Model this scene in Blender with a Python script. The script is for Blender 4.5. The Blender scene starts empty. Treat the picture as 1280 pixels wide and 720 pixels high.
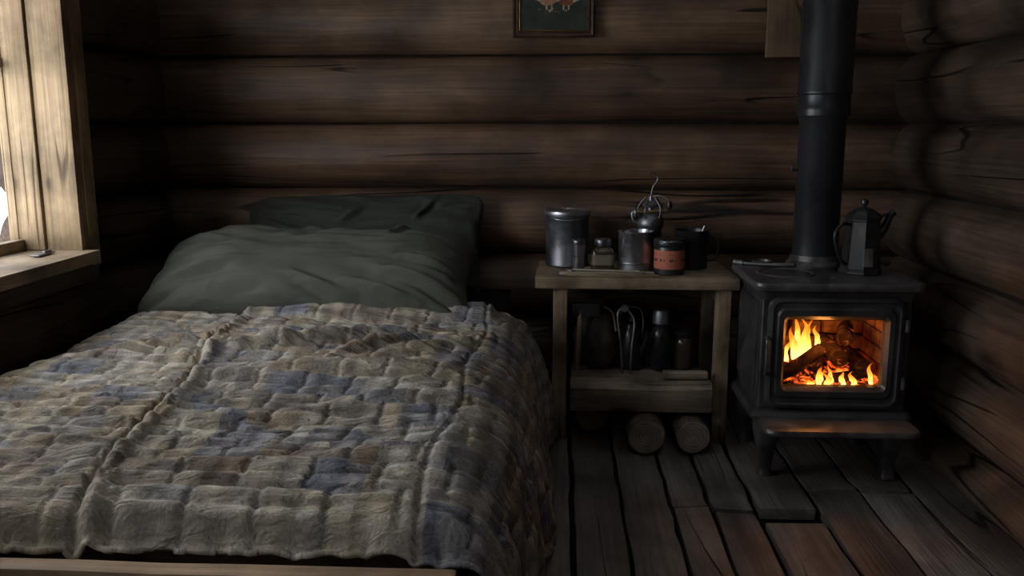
import bpy, bmesh, math, random
from mathutils import Vector, Matrix, noise, Euler
random.seed(7)
COL=bpy.context.collection
S=bpy.types.NodeSocket
def sm(a,b,x):
    t=max(0,min(1,(x-a)/(b-a))); return t*t*(3-2*t)
def fb(x,y,z=0,o=3):
    v=0;a=1
    for i in range(o):
        v+=a*noise.noise(Vector((x,y,z+i*7.3))); x*=2;y*=2;z*=2;a*=.5
    return v
# ---------------------------------------------------------------- materials
class NT:
    def __init__(s,name):
        s.mat=bpy.data.materials.new(name); s.mat.use_nodes=True
        s.t=s.mat.node_tree; s.t.nodes.clear(); s.out=s.t.nodes.new('ShaderNodeOutputMaterial')
    def n(s,typ,ins=None,**props):
        nd=s.t.nodes.new('ShaderNode'+typ)
        for k,v in props.items(): setattr(nd,k,v)
        for k,v in (ins or {}).items():
            if isinstance(v,S): s.t.links.new(v,nd.inputs[k])
            else: nd.inputs[k].default_value=v
        return nd
    def ramp(s,fac,stops,interp='LINEAR'):
        r=s.n('ValToRGB',{'Fac':fac}); cr=r.color_ramp; cr.interpolation=interp
        while len(cr.elements)<len(stops): cr.elements.new(.5)
        for e,(p,c) in zip(cr.elements,stops):
            e.position=p
            if not hasattr(c,'__len__'): c=(c,c,c)
            e.color=tuple(c)[:3]+(1,)
        return r.outputs['Color']
    def mix(s,fac,a,b,blend='MIX'):
        m=s.n('Mix',data_type='RGBA',blend_type=blend)
        for i,v in ((0,fac),(6,a),(7,b)):
            if isinstance(v,S): s.t.links.new(v,m.inputs[i])
            else:
                if i and len(v)==3: v=tuple(v)+(1,)
                m.inputs[i].default_value=v
        return m.outputs[2]
    def math(s,op,a,b=0.0,c=None):
        m=s.n('Math',{0:a,1:b},operation=op)
        return m.outputs[0]
    def coord(s,scale=(1,1,1),out='Object',loc=(0,0,0),rot=(0,0,0)):
        tc=s.n('TexCoord')
        return s.n('Mapping',{'Vector':tc.outputs[out],'Scale':scale,'Location':loc,'Rotation':rot}).outputs[0]
    def noise(s,vec,scale=5,detail=5,rough=.55,dist=0):
        return s.n('TexNoise',{'Vector':vec,'Scale':scale,'Detail':detail,'Roughness':rough,'Distortion':dist}).outputs[0]
    def bump(s,h,strength=.3,dist=.01,normal=None):
        i={'Height':h,'Strength':strength,'Distance':dist}
        if normal is not None: i['Normal']=normal
        return s.n('Bump',i).outputs[0]
    def pr(s,base,rough=.6,metal=0.0,normal=None,**kw):
        i={'Base Color':base if isinstance(base,S) else tuple(base)[:3]+(1,),'Roughness':rough,'Metallic':metal}
        if normal is not None: i['Normal']=normal
        i.update(kw)
        p=s.n('BsdfPrincipled',i); s.t.links.new(p.outputs[0],s.out.inputs[0]); return s.mat

def wood(name,dark,mid,light,axis='X',s=1.0,rough=.75,tone=False,bump=.5,crack=.7,spec=.3,knots=True,grain=.6,ck=.53):
    m=NT(name); ai='XYZ'.index(axis)
    def sc(l,c):
        v=[c,c,c]; v[ai]=l; return tuple(x*s for x in v)
    a=m.noise(m.coord(sc(.45,4)),1.4,5,.55,.5)
    base=m.ramp(a,[(.25,dark),(.5,mid),(.75,light)])
    g=m.noise(m.coord(sc(1.8,75)),1.0,4,.65,.25)
    base=m.mix(grain,base,m.ramp(g,[(.3,.45),(.6,1.0),(.8,1.25)]),'MULTIPLY')
    c=m.noise(m.coord(sc(.5,7),loc=(3.3,1.7,.9)),1.0,1,.5,.15)
    cl=m.ramp(c,[(.490,1),(.498,0.03),(.503,0.03),(.509,1)])
    mask=m.ramp(m.noise(m.coord(sc(1.3,3.0),loc=(9,2,4)),1,1),[(ck,0),(ck+.06,1)])
    cl2=m.mix(mask,(1,1,1),cl)
    base=m.mix(crack,base,cl2,'MULTIPLY')
    h=m.math('ADD',m.math('MULTIPLY',g,.5),m.math('MULTIPLY',cl2,.8))
    if knots:
        v=m.n('TexVoronoi',{'Vector':m.coord(sc(1.9,4.6)),'Scale':1.0,'Randomness':1.0}).outputs['Distance']
        kn=m.ramp(v,[(.03,.15),(.07,.5),(.12,.7),(.2,1)])
        base=m.mix(.8,base,kn,'MULTIPLY')
    blotch=m.noise(m.coord((1,1,1),loc=(5,5,5)),3.0*s,6,.6)
    base=m.mix(.9,base,m.ramp(blotch,[(.3,.28),(.62,1.25)]),'MULTIPLY')
    if tone:
        at=m.n('SeparateXYZ',{0:m.n('TexCoord').outputs['UV']}).outputs[0]
        base=m.mix(1.0,base,m.ramp(at,[(0,(.56,.53,.50)),(.5,(.77,.75,.73)),(1,(1.02,1.0,.97))]),'MULTIPLY')
    return m.pr(base,rough,0,m.bump(h,bump,.008),**{'Specular IOR Level':spec})
def simple(name,col,rough=.6,metal=0,var=.3,scale=8,bump=.1,spec=.5):
    m=NT(name); c=m.coord((1,1,1)); n=m.noise(c,scale,4,.6,.3)
    b=m.mix(1.0,tuple(col),m.ramp(n,[(.3,1-var),(.7,1+var)]),'MULTIPLY')
    r=m.n('MapRange',{'Value':n,'From Min':.3,'From Max':.7,'To Min':max(.05,rough-.12),'To Max':min(1,rough+.12)}).outputs[0]
    return m.pr(b,r,metal,m.bump(m.noise(c,scale*9,2),bump,.003),**{'Specular IOR Level':spec})

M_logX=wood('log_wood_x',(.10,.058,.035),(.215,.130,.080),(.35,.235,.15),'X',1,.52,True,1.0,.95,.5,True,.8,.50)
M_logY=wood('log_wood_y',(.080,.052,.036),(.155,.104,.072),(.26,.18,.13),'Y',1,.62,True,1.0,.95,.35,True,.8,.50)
M_frame=wood('window_pine',(.24,.16,.09),(.38,.27,.155),(.50,.37,.23),'Z',1.4,.7,False,.4,.6,.3)
M_frameY=wood('window_pine_y',(.18,.135,.085),(.29,.22,.145),(.38,.30,.20),'Y',1.4,.7,False,.4,.6,.3)
M_floor=wood('floor_planks',(.095,.086,.080),(.22,.203,.19),(.42,.39,.365),'Y',1,.52,True,1.0,.95,.45,True,.8,.50)
M_table=wood('table_wood',(.13,.095,.06),(.27,.20,.13),(.40,.32,.215),'X',1.6,.7,False,.5,.8,.3)
M_tableZ=wood('table_leg_wood',(.14,.10,.06),(.26,.19,.12),(.36,.27,.18),'Z',1.6,.7,False,.5,.8,.3)
M_plank=wood('wall_board',(.14,.09,.05),(.23,.155,.09),(.31,.22,.135),'Z',1.2,.75)
M_bedrail=wood('bed_rail_wood',(.22,.14,.08),(.36,.24,.14),(.48,.35,.22),'X',1.2,.6)
M_bark=wood('firewood_bark',(.05,.036,.026),(.12,.09,.065),(.2,.155,.12),'Y',3,.9,False,1,.8)
M_split=wood('split_wood',(.13,.10,.07),(.26,.20,.145),(.38,.30,.22),'X',2,.85,False,.9,.9)
M_ceil=simple('ceiling_planks',(.06,.045,.034),.85)
M_logF=simple('log_wood_front',(.08,.055,.04),.8)
M_iron=simple('cast_iron',(.050,.048,.050),.44,.35,.45,9,.35,.5)
M_iron2=simple('worn_iron',(.11,.105,.105),.42,.5,.6,14,.3,.5)
M_pipe=simple('stove_pipe_enamel',(.036,.037,.041),.36,.4,.25,5,.05)
M_steel=simple('brushed_steel',(.42,.43,.46),.34,.95,.3,10,.1)
M_steeld=simple('dull_steel',(.20,.205,.22),.42,.9,.35,12,.15)
M_black=simple('black_enamel',(.020,.020,.021),.35,.1,.3,10,.05)
M_brass=simple('brass',(.4,.26,.11),.35,.9)
M_dkglass=simple('amber_glass',(.06,.045,.03),.12,.2,.3)
M_leather=simple('dark_leather',(.045,.038,.034),.5,0,.4,20,.5)
M_label2=simple('pot_plate',(.16,.15,.14),.6,.3)
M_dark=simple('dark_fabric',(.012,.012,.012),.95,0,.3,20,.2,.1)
M_chink=simple('moss_chinking',(.018,.014,.010),.95,0,.4,20,.4,.1)
M_mattress=simple('mattress_ticking',(.075,.050,.035),.95,0,.3,30,.2,.1)
M_twig=simple('twig',(.30,.25,.19),.8)

def fabric(name,col,col2):
    m=NT(name); c=m.coord((1,1,1))
    n=m.noise(c,3,4)
    w=m.noise(m.coord((400,400,400)),1,2)
    b=m.mix(n,col,col2)
    b=m.mix(.4,b,m.ramp(w,[(.3,.6),(.7,1.2)]),'MULTIPLY')
    wr=m.noise(m.coord((5,9,9),rot=(0,0,.6)),1.2,6,.6,1.2)
    return m.pr(b,.75,0,m.bump(m.math('ADD',m.math('MULTIPLY',w,.05),wr),.35,.02),**{'Specular IOR Level':.3})
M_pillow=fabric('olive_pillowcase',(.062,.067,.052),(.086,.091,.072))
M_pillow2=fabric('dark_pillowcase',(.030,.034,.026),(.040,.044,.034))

def quiltmat():
    m=NT('patchwork_quilt')
    uv=m.n('TexCoord').outputs['UV']
    dn=m.n('TexNoise',{'Vector':uv,'Scale':2.2,'Detail':3}).outputs['Color']
    d=m.n('VectorMath',{0:dn,1:(.5,.5,.5)},operation='SUBTRACT').outputs[0]
    d=m.n('VectorMath',{0:d,'Scale':.10},operation='SCALE').outputs[0]
    p=m.n('VectorMath',{0:uv,1:d},operation='ADD').outputs[0]
    def cells(sx,sy,off):
        q=m.n('Mapping',{'Vector':p,'Scale':(sx,sy,1),'Location':off}).outputs[0]
        f=m.n('VectorMath',{0:q},operation='FLOOR').outputs[0]
        return m.n('TexWhiteNoise',{'Vector':f},noise_dimensions='3D').outputs['Value']
    a=cells(8.2,8.9,(.2,.4,0)); b=cells(16.4,17.8,(3.1,.7,2))
    pal=[(0,(.36,.305,.23)),(.18,(.19,.195,.225)),(.34,(.45,.40,.32)),(.50,(.25,.195,.145)),(.64,(.42,.39,.34)),(.80,(.205,.21,.24)),(.92,(.34,.27,.185))]
    ca=m.ramp(a,pal,'CONSTANT'); cb=m.ramp(b,pal,'CONSTANT')
    base=m.mix(.30,ca,cb)
    bl=m.n('TexNoise',{'Vector':uv,'Scale':1.6,'Detail':3}).outputs[0]
    base=m.mix(m.ramp(bl,[(.50,0),(.68,.35)]),base,(.19,.20,.235))
    bl2=m.n('TexNoise',{'Vector':m.n('Mapping',{'Vector':uv,'Location':(4,2,0)}).outputs[0],'Scale':2.0,'Detail':3}).outputs[0]
    base=m.mix(m.ramp(bl2,[(.50,0),(.68,.35)]),base,(.36,.295,.205))
    sx=m.n('SeparateXYZ',{0:p})
    def stripe(ch,f,lo,hi):
        s=m.math('SINE',m.math('MULTIPLY',sx.outputs[ch],f))
        return m.ramp(m.math('ADD',m.math('MULTIPLY',s,.5),.5),[(.0,lo),(1,hi)])
    base=m.mix(.5,base,stripe(0,103,.5,1.2),'MULTIPLY')
    base=m.mix(.5,base,stripe(1,112,.5,1.2),'MULTIPLY')
    w=m.n('TexNoise',{'Vector':m.n('Mapping',{'Vector':uv,'Scale':(150,260,1)}).outputs[0],'Scale':1,'Detail':2}).outputs[0]
    base=m.mix(.5,base,m.ramp(w,[(.3,.55),(.7,1.3)]),'MULTIPLY')
    g=m.n('TexNoise',{'Vector':m.n('Mapping',{'Vector':uv,'Scale':(9,26,1)}).outputs[0],'Scale':1,'Detail':5}).outputs[0]
    base=m.mix(.6,base,m.ramp(g,[(.3,.55),(.7,1.35)]),'MULTIPLY')
    pk=m.n('TexNoise',{'Vector':m.n('Mapping',{'Vector':uv,'Scale':(20,72,1)}).outputs[0],'Scale':1.0,'Detail':4,'Distortion':.8}).outputs[0]
    return m.pr(base,.95,0,m.bump(m.math('ADD',pk,m.math('MULTIPLY',w,.2)),1.0,.012),**{'Specular IOR Level':.1})
M_quilt=quiltmat()

# ---------------------------------------------------------------- mesh helpers
def set_uv(me,vals):
    ul=me.uv_layers.new(name='UVMap'); vi=[0]*len(me.loops); me.loops.foreach_get('vertex_index',vi)
    fl=[]
    for k in vi: fl.extend(vals[k])
    ul.data.foreach_set('uv',fl)
def finish(name,me,mat,parent=None,loc=(0,0,0),rot=(0,0,0),ang=40):
    for mt in (mat if isinstance(mat,(list,tuple)) else [mat]): me.materials.append(mt)
    me.shade_smooth(); me.set_sharp_from_angle(angle=math.radians(ang))
    o=bpy.data.objects.new(name,me); COL.objects.link(o)
    o.location=loc; o.rotation_euler=rot
    if parent: o.parent=parent
    return o
def bobj(name,bm,mat,parent=None,loc=(0,0,0),rot=(0,0,0),ang=40):
    bmesh.ops.recalc_face_normals(bm,faces=bm.faces)
    me=bpy.data.meshes.new(name); bm.to_mesh(me); bm.free()
    return finish(name,me,mat,parent,loc,rot,ang)
def group(name,loc=(0,0,0),rot=(0,0,0)):
    e=bpy.data.objects.new(name,None); e.empty_display_size=.05; COL.objects.link(e)
    e.location=loc; e.rotation_euler=rot; return e
def bm_box(bm,c,s,bev=.004,seg=2,jit=0,sub=0,taper=None):
    b=bmesh.new(); bmesh.ops.create_cube(b,size=1)
    for v in b.verts:
        v.co=Vector((v.co.x*s[0],v.co.y*s[1],v.co.z*s[2]))
        if taper and v.co.z<0: v.co.x*=taper; v.co.y*=taper
    if bev>0: bmesh.ops.bevel(b,geom=list(b.edges),offset=bev,segments=seg,affect='EDGES',profile=.6)
    if sub:
        L=max(range(3),key=lambda i:s[i])
        es=[e for e in b.edges if abs((e.verts[0].co-e.verts[1].co)[L])>s[L]*.5]
        bmesh.ops.subdivide_edges(b,edges=es,cuts=sub,use_grid_fill=False)
    if jit:
        for v in b.verts:
            p=v.co+Vector(c)
            v.co+=Vector((noise.noise(p*9),noise.noise(p*9+Vector((5,0,0))),noise.noise(p*9+Vector((0,7,0)))))*jit
    for v in b.verts: v.co+=Vector(c)
    me=bpy.data.meshes.new('t'); b.to_mesh(me); b.free(); bm.from_mesh(me); bpy.data.meshes.remove(me)
def box(name,c,s,mat,parent=None,bev=.004,rot=(0,0,0),jit=0,sub=0,taper=None,seg=2):
    bm=bmesh.new(); bm_box(bm,(0,0,0),s,bev,seg,jit,sub,taper)
    return bobj(name,bm,mat,parent,c,rot)
def lathe(name,prof,mat,parent=None,loc=(0,0,0),rot=(0,0,0),seg=40,ang=40,sq=0):
    bm=bmesh.new(); rings=[]
    for r,z in prof:
        if r<1e-5: rings.append([bm.verts.new((0,0,z))]); continue
        ring=[]
        for i in range(seg):
            a=2*math.pi*(i+.5)/seg
            c,s_=math.cos(a),math.sin(a); k=1
            if sq: k=1/((abs(c)**sq+abs(s_)**sq)**(1/sq))
            ring.append(bm.verts.new((r*c*k,r*s_*k,z)))
        rings.append(ring)
    for A,B in zip(rings,rings[1:]):
        if len(A)==1 and len(B)==1: continue
        for i in range(seg):
            j=(i+1)%seg
            if len(A)==1: bm.faces.new((A[0],B[j],B[i]))
            elif len(B)==1: bm.faces.new((A[i],A[j],B[0]))
            else: bm.faces.new((A[i],A[j],B[j],B[i]))
    return bobj(name,bm,mat,parent,loc,rot,ang)
def tube(name,pts,r,mat,parent=None,loc=(0,0,0),rot=(0,0,0),smooth=True,radii=None,seg=10,rough=0):
    P=[Vector(p) for p in pts]
    if smooth and len(P)>2:
        Q=[]; R=[]
        for i in range(len(P)-1):
            p0=P[max(i-1,0)];p1=P[i];p2=P[i+1];p3=P[min(i+2,len(P)-1)]
            for k in range(6):
                t=k/6
                Q.append(.5*((2*p1)+(p2-p0)*t+(2*p0-5*p1+4*p2-p3)*t*t+(-p0+3*p1-3*p2+p3)*t**3))
                if radii: R.append(radii[i]*(1-t)+radii[i+1]*t)
        Q.append(P[-1]); 
        if radii: R.append(radii[-1])
    else: Q=P; R=list(radii) if radii else []
    if not R: R=[r]*len(Q)
    bm=bmesh.new(); rings=[]; up=None
    for i,q in enumerate(Q):
        t=(Q[min(i+1,len(Q)-1)]-Q[max(i-1,0)]).normalized()
        if up is None: up=t.orthogonal().normalized()
        up=(up-t*up.dot(t)).normalized(); sd=t.cross(up)
        ring=[]
        for k in range(seg):
            an=2*math.pi*k/seg
            ring.append(bm.verts.new(q+(up*math.cos(an)+sd*math.sin(an))*R[i]*(1+rough*fb(math.cos(an)*1.5+R[0]*90,math.sin(an)*1.5,i*.25,2))))
        rings.append(ring)
    for A,B in zip(rings,rings[1:]):
        for k in range(seg): bm.faces.new((A[k],A[(k+1)%seg],B[(k+1)%seg],B[k]))
    bm.faces.new(rings[0]); bm.faces.new(rings[-1])
    return bobj(name,bm,mat,parent,loc,rot)
def rrect(w,h,r,n=6):
    out=[]
    for cx,cy,a0 in ((w/2-r,h/2-r,0),(-w/2+r,h/2-r,90),(-w/2+r,-h/2+r,180),(w/2-r,-h/2+r,270)):
        for k in range(n+1):
            a=math.radians(a0+90*k/n); out.append((cx+r*math.cos(a),cy+r*math.sin(a)))
    return out
def ringloft(name,loops,mat,parent=None,loc=(0,0,0),cap0=False,cap1=False,rot=(0,0,0),plane='XZ'):
    bm=bmesh.new(); R=[]
    for w,h,r,d in loops:
        R.append([bm.verts.new((x,d,z) if plane=='XZ' else (x,z,d)) for x,z in rrect(w,h,r)])
    for A,B in zip(R,R[1:]):
        n=len(A)
        for i in range(n): bm.faces.new((A[i],A[(i+1)%n],B[(i+1)%n],B[i]))
    if cap0: bm.faces.new(R[0])
    if cap1: bm.faces.new(R[-1])
    return bobj(name,bm,mat,parent,loc,rot,35)
def segd(x,y,ax,ay,bx,by):
    dx,dy=bx-ax,by-ay; t=max(0,min(1,((x-ax)*dx+(y-ay)*dy)/(dx*dx+dy*dy)))
    return math.hypot(x-ax-dx*t,y-ay-dy*t),t

# ---------------------------------------------------------------- room
ZC=[-.04,.227,.492,.757,1.022,1.287,1.552,1.817,2.082,2.347]
def logwall(name,axis,fixed,segs_for,mat,seed,cores):
    verts=[];faces=[];tone=[]
    rs=40
    for li,zc in enumerate(ZC):
        for (a,b) in segs_for(li,zc):
            n=max(4,int((b-a)/.035)); base=len(verts); tn=random.Random(seed*31+li).random()
            for i in range(n+1):
                u=a+(b-a)*i/n
                rr=1+.05*fb(u*.7,li*3.1+seed,0,2)
                dc=.014*fb(u*.5,li*5.7+seed,3,2); dz=.008*fb(u*.6,li*2.7+seed,9,2)
                for k in range(rs):
                    t=2*math.pi*k/rs
                    bmp=1+.05*fb(u*2.2+li*11,math.cos(t)*1.8+seed,math.sin(t)*1.8,3)
                    d=.128*rr*bmp*math.cos(t)+dc; z=zc+dz+.1335*(1+.015*fb(u*.9,li*4.1,5,2))*math.sin(t)
                    verts.append((u,fixed+d,z) if axis=='X' else (fixed+d,u,z)); tone.append((tn,0))
            for i in range(n):
                for k in range(rs):
                    p=base+i*rs+k; q=base+i*rs+(k+1)%rs
                    faces.append((p,q,q+rs,p+rs))
            faces.append(tuple(base+k for k in range(rs))); faces.append(tuple(base+n*rs+k for k in range(rs)))
    me=bpy.data.meshes.new(name); me.from_pydata(verts,[],faces); set_uv(me,tone)
    bm=bmesh.new(); bm.from_mesh(me); bmesh.ops.recalc_face_normals(bm,faces=bm.faces); bm.to_mesh(me); bm.free()
    o=finish(name,me,mat,ang=60)
    for k,(a,b,z0,z1) in enumerate(cores):
        c=((a+b)/2,fixed,(z0+z1)/2) if axis=='X' else (fixed,(a+b)/2,(z0+z1)/2)
        s=(b-a,.07,z1-z0) if axis=='X' else (.07,b-a,z1-z0)
        box('chinking_%d'%k,c,s,M_chink,o,0)
    return o
XL,XR,YB,YF=-1.715,1.420,3.675,-1.35
WIN=(1.25,2.77,.74,1.93)
WF=(-.60,.50,.86,1.93)      # out-of-view opening in the left wall, added for fill from left-front
logwall('wall_back','X',YB,lambda i,z:[(XL-.3,XR+.3)],M_logX,1,[(XL-.2,XR+.2,-.15,2.5)])
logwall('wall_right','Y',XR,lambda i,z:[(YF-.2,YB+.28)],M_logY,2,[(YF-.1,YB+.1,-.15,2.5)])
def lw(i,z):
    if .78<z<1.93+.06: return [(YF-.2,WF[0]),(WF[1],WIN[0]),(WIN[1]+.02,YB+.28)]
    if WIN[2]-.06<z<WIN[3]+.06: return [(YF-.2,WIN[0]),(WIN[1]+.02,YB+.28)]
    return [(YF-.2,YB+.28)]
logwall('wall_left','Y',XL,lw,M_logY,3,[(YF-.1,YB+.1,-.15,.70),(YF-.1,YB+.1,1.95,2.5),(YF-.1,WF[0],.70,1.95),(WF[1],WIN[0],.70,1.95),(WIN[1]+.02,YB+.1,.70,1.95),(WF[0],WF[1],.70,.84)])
logwall('wall_front','X',YF,lambda i,z:[(XL-.3,XR+.3)],M_logF,4,[(XL-.2,XR+.2,-.15,2.5)])

def planks(name,edges,zt,th,y0,y1,mat,ends,seed,bev=.004):
    rnd=random.Random(seed); bm=bmesh.new(); tn=[]
    for x0,x1 in zip(edges,edges[1:]):
        cuts=[y0]+sorted(ends(x0))+[y1]
        for a,b in zip(cuts,cuts[1:]):
            n0=len(bm.verts); dz=rnd.uniform(-.008,.002)
            g=rnd.uniform(.008,.018)
            eg=.070 if (abs(b-2.53)<.001 and x0>.55) else .016
            bm_box(bm,((x0+x1)/2+rnd.uniform(-.001,.001),(a+b)/2-(eg/2 if eg>.02 else 0),zt-th/2+dz),(x1-x0-g,b-a-eg,th),bev,2,.009,14)
            t=rnd.random(); tn+= [(t,0)]*(len(bm.verts)-n0)
    bmesh.ops.recalc_face_normals(bm,faces=bm.faces)
    me=bpy.data.meshes.new(name); bm.to_mesh(me); bm.free(); set_uv(me,tn)
    return finish(name,me,mat,ang=50)
E=[-1.585+.163*i for i in range(11)]+[.20,.35,.472,.606,.793,.96,1.138,1.295]
def fe(x):
    if .46<x<.78: return [2.53,.3]
    if .3<x<.46: return [2.56,.9]
    if x>1.1: return [2.95]
    if .78<x<1.1: return [2.70,-.2]
    return [2.4+.5*math.sin(x*19),.7+.4*math.sin(x*31)]
planks('floor',E,0,.035,YF+.13,YB-.13,M_floor,fe,5)
box('floor_joists',(-.145,(YF+YB)/2,-.075),(2.84,YB-YF-.28,.07),M_dark,None,0)
planks('ceiling',[XL-.1+.19*i for i in range(18)],2.53,.04,YF-.1,YB+.1,M_ceil,lambda x:[1.2+.8*math.sin(x*17)],8)

def window_y(name,x_out,x_in,y0,y1,z0,z1):
    g=group(name,((x_out+x_in)/2,(y0+y1)/2,(z0+z1)/2))
    o=g.location
    def b(n,c,s,m,bev=.004,jit=.0015): return box(n,Vector(c)-o,s,m,g,bev,jit=jit,sub=6)
    w=x_in-x_out; xm=x_out+w*.5; xs=x_out+.030
    b('jamb_far',((xm+x_in)/2,y1-.012,(z0+z1)/2),(x_in-xm,.05,z1-z0),M_frame)
    b('sash_stop_far',((x_out+xm)/2+.012,y1-.016,(z0+z1)/2),(xm-x_out-.030,.062,z1-z0-.02),M_frame)
    b('sash_stile_far',(x_out+.016,y1-.014,(z0+z1)/2),(.030,.075,z1-z0-.02),M_frame)
    b('casing_far',(x_in-.005,y1+.035,(z0+z1)/2),(.022,.06,z1-z0+.1),M_frame)
    b('jamb_near',((x_out+x_in)/2,y0+.015,(z0+z1)/2),(w,.04,z1-z0),M_frame)
    b('sash_stile_near',(xs,y0+.06,(z0+z1)/2),(.035,.06,z1-z0-.02),M_frame)
    b('head',((x_out+x_in)/2,(y0+y1)/2,z1-.015),(w,y1-y0,.04),M_frameY)
    b('sill',((x_out+x_in)/2+.02,(y0+y1)/2-.01,z0-.012),(w+.05,y1-y0+.0,.04),M_frameY)
    b('sash_rail_low',(xs,(y0+y1)/2,z0+.022),(.035,y1-y0-.08,.045),M_frameY)
    b('sash_rail_high',(xs,(y0+y1)/2,z1-.06),(.035,y1-y0-.08,.055),M_frameY)
    b('muntin_upright',(xs,(y0+y1)/2,(z0+z1)/2),(.03,.035,z1-z0-.1),M_frame)
    b('muntin_cross',(xs,(y0+y1)/2,(z0+z1)/2),(.03,y1-y0-.12,.03),M_frameY)
    b('wall_lip',(x_in-.02,(y0+y1)/2,z0-.065),(.05,y1-y0+.1,.06),M_logY)
    return g
window_y('window_1',-1.765,-1.535,WIN[0],WIN[1],WIN[2],WIN[3])
window_y('added_fill_window',-1.765,-1.535,WF[0],WF[1],WF[2],WF[3])  # unseen window beside the camera, added to let in fill light
g=group('window_latch',(-1.60,2.62,.750)); box('plate',(0,0,.004),(.03,.09,.005),M_steeld,g,.002); box('hook',(.004,.02,.009),(.010,.04,.008),M_steeld,g,.003)
box('wall_board',(.868,3.522,1.93),(.175,.028,1.06),M_plank,None,.004,jit=.002,sub=8)

def tree(loc,h,seed):
    rnd=random.Random(seed); g=group('birch_tree',loc)
    tube('trunk',[(0,0,0),(.05,.03,h*.35),(-.03,.02,h*.7),(.02,0,h)],.1,M_bark,g,radii=[.14,.11,.07,.02],smooth=True)
    for i in range(26):
        z=h*rnd.uniform(.08,.95); a=rnd.uniform(0,6.28); L=rnd.uniform(.6,1.7)*(1.1-z/h)+.3
        d=Vector((math.cos(a),math.sin(a),rnd.uniform(.1,.6)))
        p=Vector((0,0,z)); 
        tube('branch_%d'%i,[p,p+d*L*.5+Vector((0,0,rnd.uniform(-.1,.1))),p+d*L],.02,M_bark,g,radii=[.03,.018,.005],seg=6)
tree((-4.6,6.6,-.3),6,1); tree((-6.6,9.3,-.3),7,2); tree((-5.5,3.2,-.3),6,3)
M_snow=simple('snow_ground',(.55,.57,.6),.9,0,.15,1,.3)
bm=bmesh.new(); bmesh.ops.create_grid(bm,x_segments=60,y_segments=60,size=16)
for v in bm.verts: v.co.z=-.35+.08*fb(v.co.x*.3,v.co.y*.3)
bobj('ground_outside',bm,M_snow)

# ---------------------------------------------------------------- bed
bed=group('bed',(0,0,0))
def bb(n,lo,hi,m,bev=.006,jit=0,sub=0):
    c=[(a+b)/2 for a,b in zip(lo,hi)]; s=[b-a for a,b in zip(lo,hi)]
    return box(n,c,s,m,bed,bev,jit=jit,sub=sub)
bb('mattress',(-1.39,1.40,.27),(-.19,3.49,.485),M_mattress,.04,.004,10)
bb('side_rail_wall',(-1.42,1.28,.17),(-1.385,3.49,.27),M_bedrail)
bb('side_rail_room',(-.205,1.28,.17),(-.17,3.49,.27),M_bedrail)
bb('slat_base',(-1.385,1.29,.235),(-.205,3.48,.262),M_bedrail)
bb('footboard',(-1.46,1.235,.10),(-.155,1.275,.462),M_bedrail,.008,.002,10)
for i,(x,y) in enumerate(((-1.40,1.33),(-.20,1.33),(-1.40,3.44),(-.20,3.44))):
    bb('leg_%d'%i,(x-.03,y-.03,.0),(x+.03,y+.03,.2),M_bedrail)
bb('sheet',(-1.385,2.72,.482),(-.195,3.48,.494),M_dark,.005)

prof=[(-1.455,.26),(-1.45,.38),(-1.425,.475),(-1.37,.512),(-1.2,.515),(-.9,.515),(-.6,.515),(-.34,.515),(-.22,.507),(-.145,.475),(-.10,.41),(-.072,.31),(-.055,.2),(-.045,.1),(-.04,.03)]
def dens(P,n):
    Q=[]
    for i in range(len(P)-1):
        p0=Vector(P[max(i-1,0)]);p1=Vector(P[i]);p2=Vector(P[i+1]);p3=Vector(P[min(i+2,len(P)-1)])
        for k in range(20):
            t=k/20; Q.append(.5*((2*p1)+(p2-p0)*t+(2*p0-5*p1+4*p2-p3)*t*t+(-p0+3*p1-3*p2+p3)*t**3))
    Q.append(Vector(P[-1]))
    L=[0]
    for a,b in zip(Q,Q[1:]): L.append(L[-1]+(b-a).length)
    out=[];j=0
    for i in range(n+1):
        d=L[-1]*i/n
        while j<len(L)-2 and L[j+1]<d: j+=1
        f=(d-L[j])/max(1e-9,L[j+1]-L[j]); out.append(Q[j].lerp(Q[j+1],f))
    return out,L[-1]
NS,NY=440,460
PS,SL=dens(prof,NS)
Y0,Y1=1.31,2.93
nrm=[]
for i in range(NS+1):
    a=PS[max(i-1,0)];b=PS[min(i+1,NS)];t=(b-a).normalized(); nrm.append(Vector((-t.y,t.x)))
RIDG=[(-1.02,2.28,-.40,2.62,.045,.034),(-.62,2.22,-.42,2.50,.036,.028),(-.95,2.06,-.30,2.20,.026,.04),(-1.3,2.2,-1.0,2.5,.018,.04),(-.75,1.75,-.25,1.95,.022,.04),(-1.2,1.7,-.85,1.55,.016,.05),(-.45,2.3,-.2,2.6,.020,.035),(-.55,1.5,-.2,1.62,.014,.04)]
V=[];UV=[]
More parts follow.
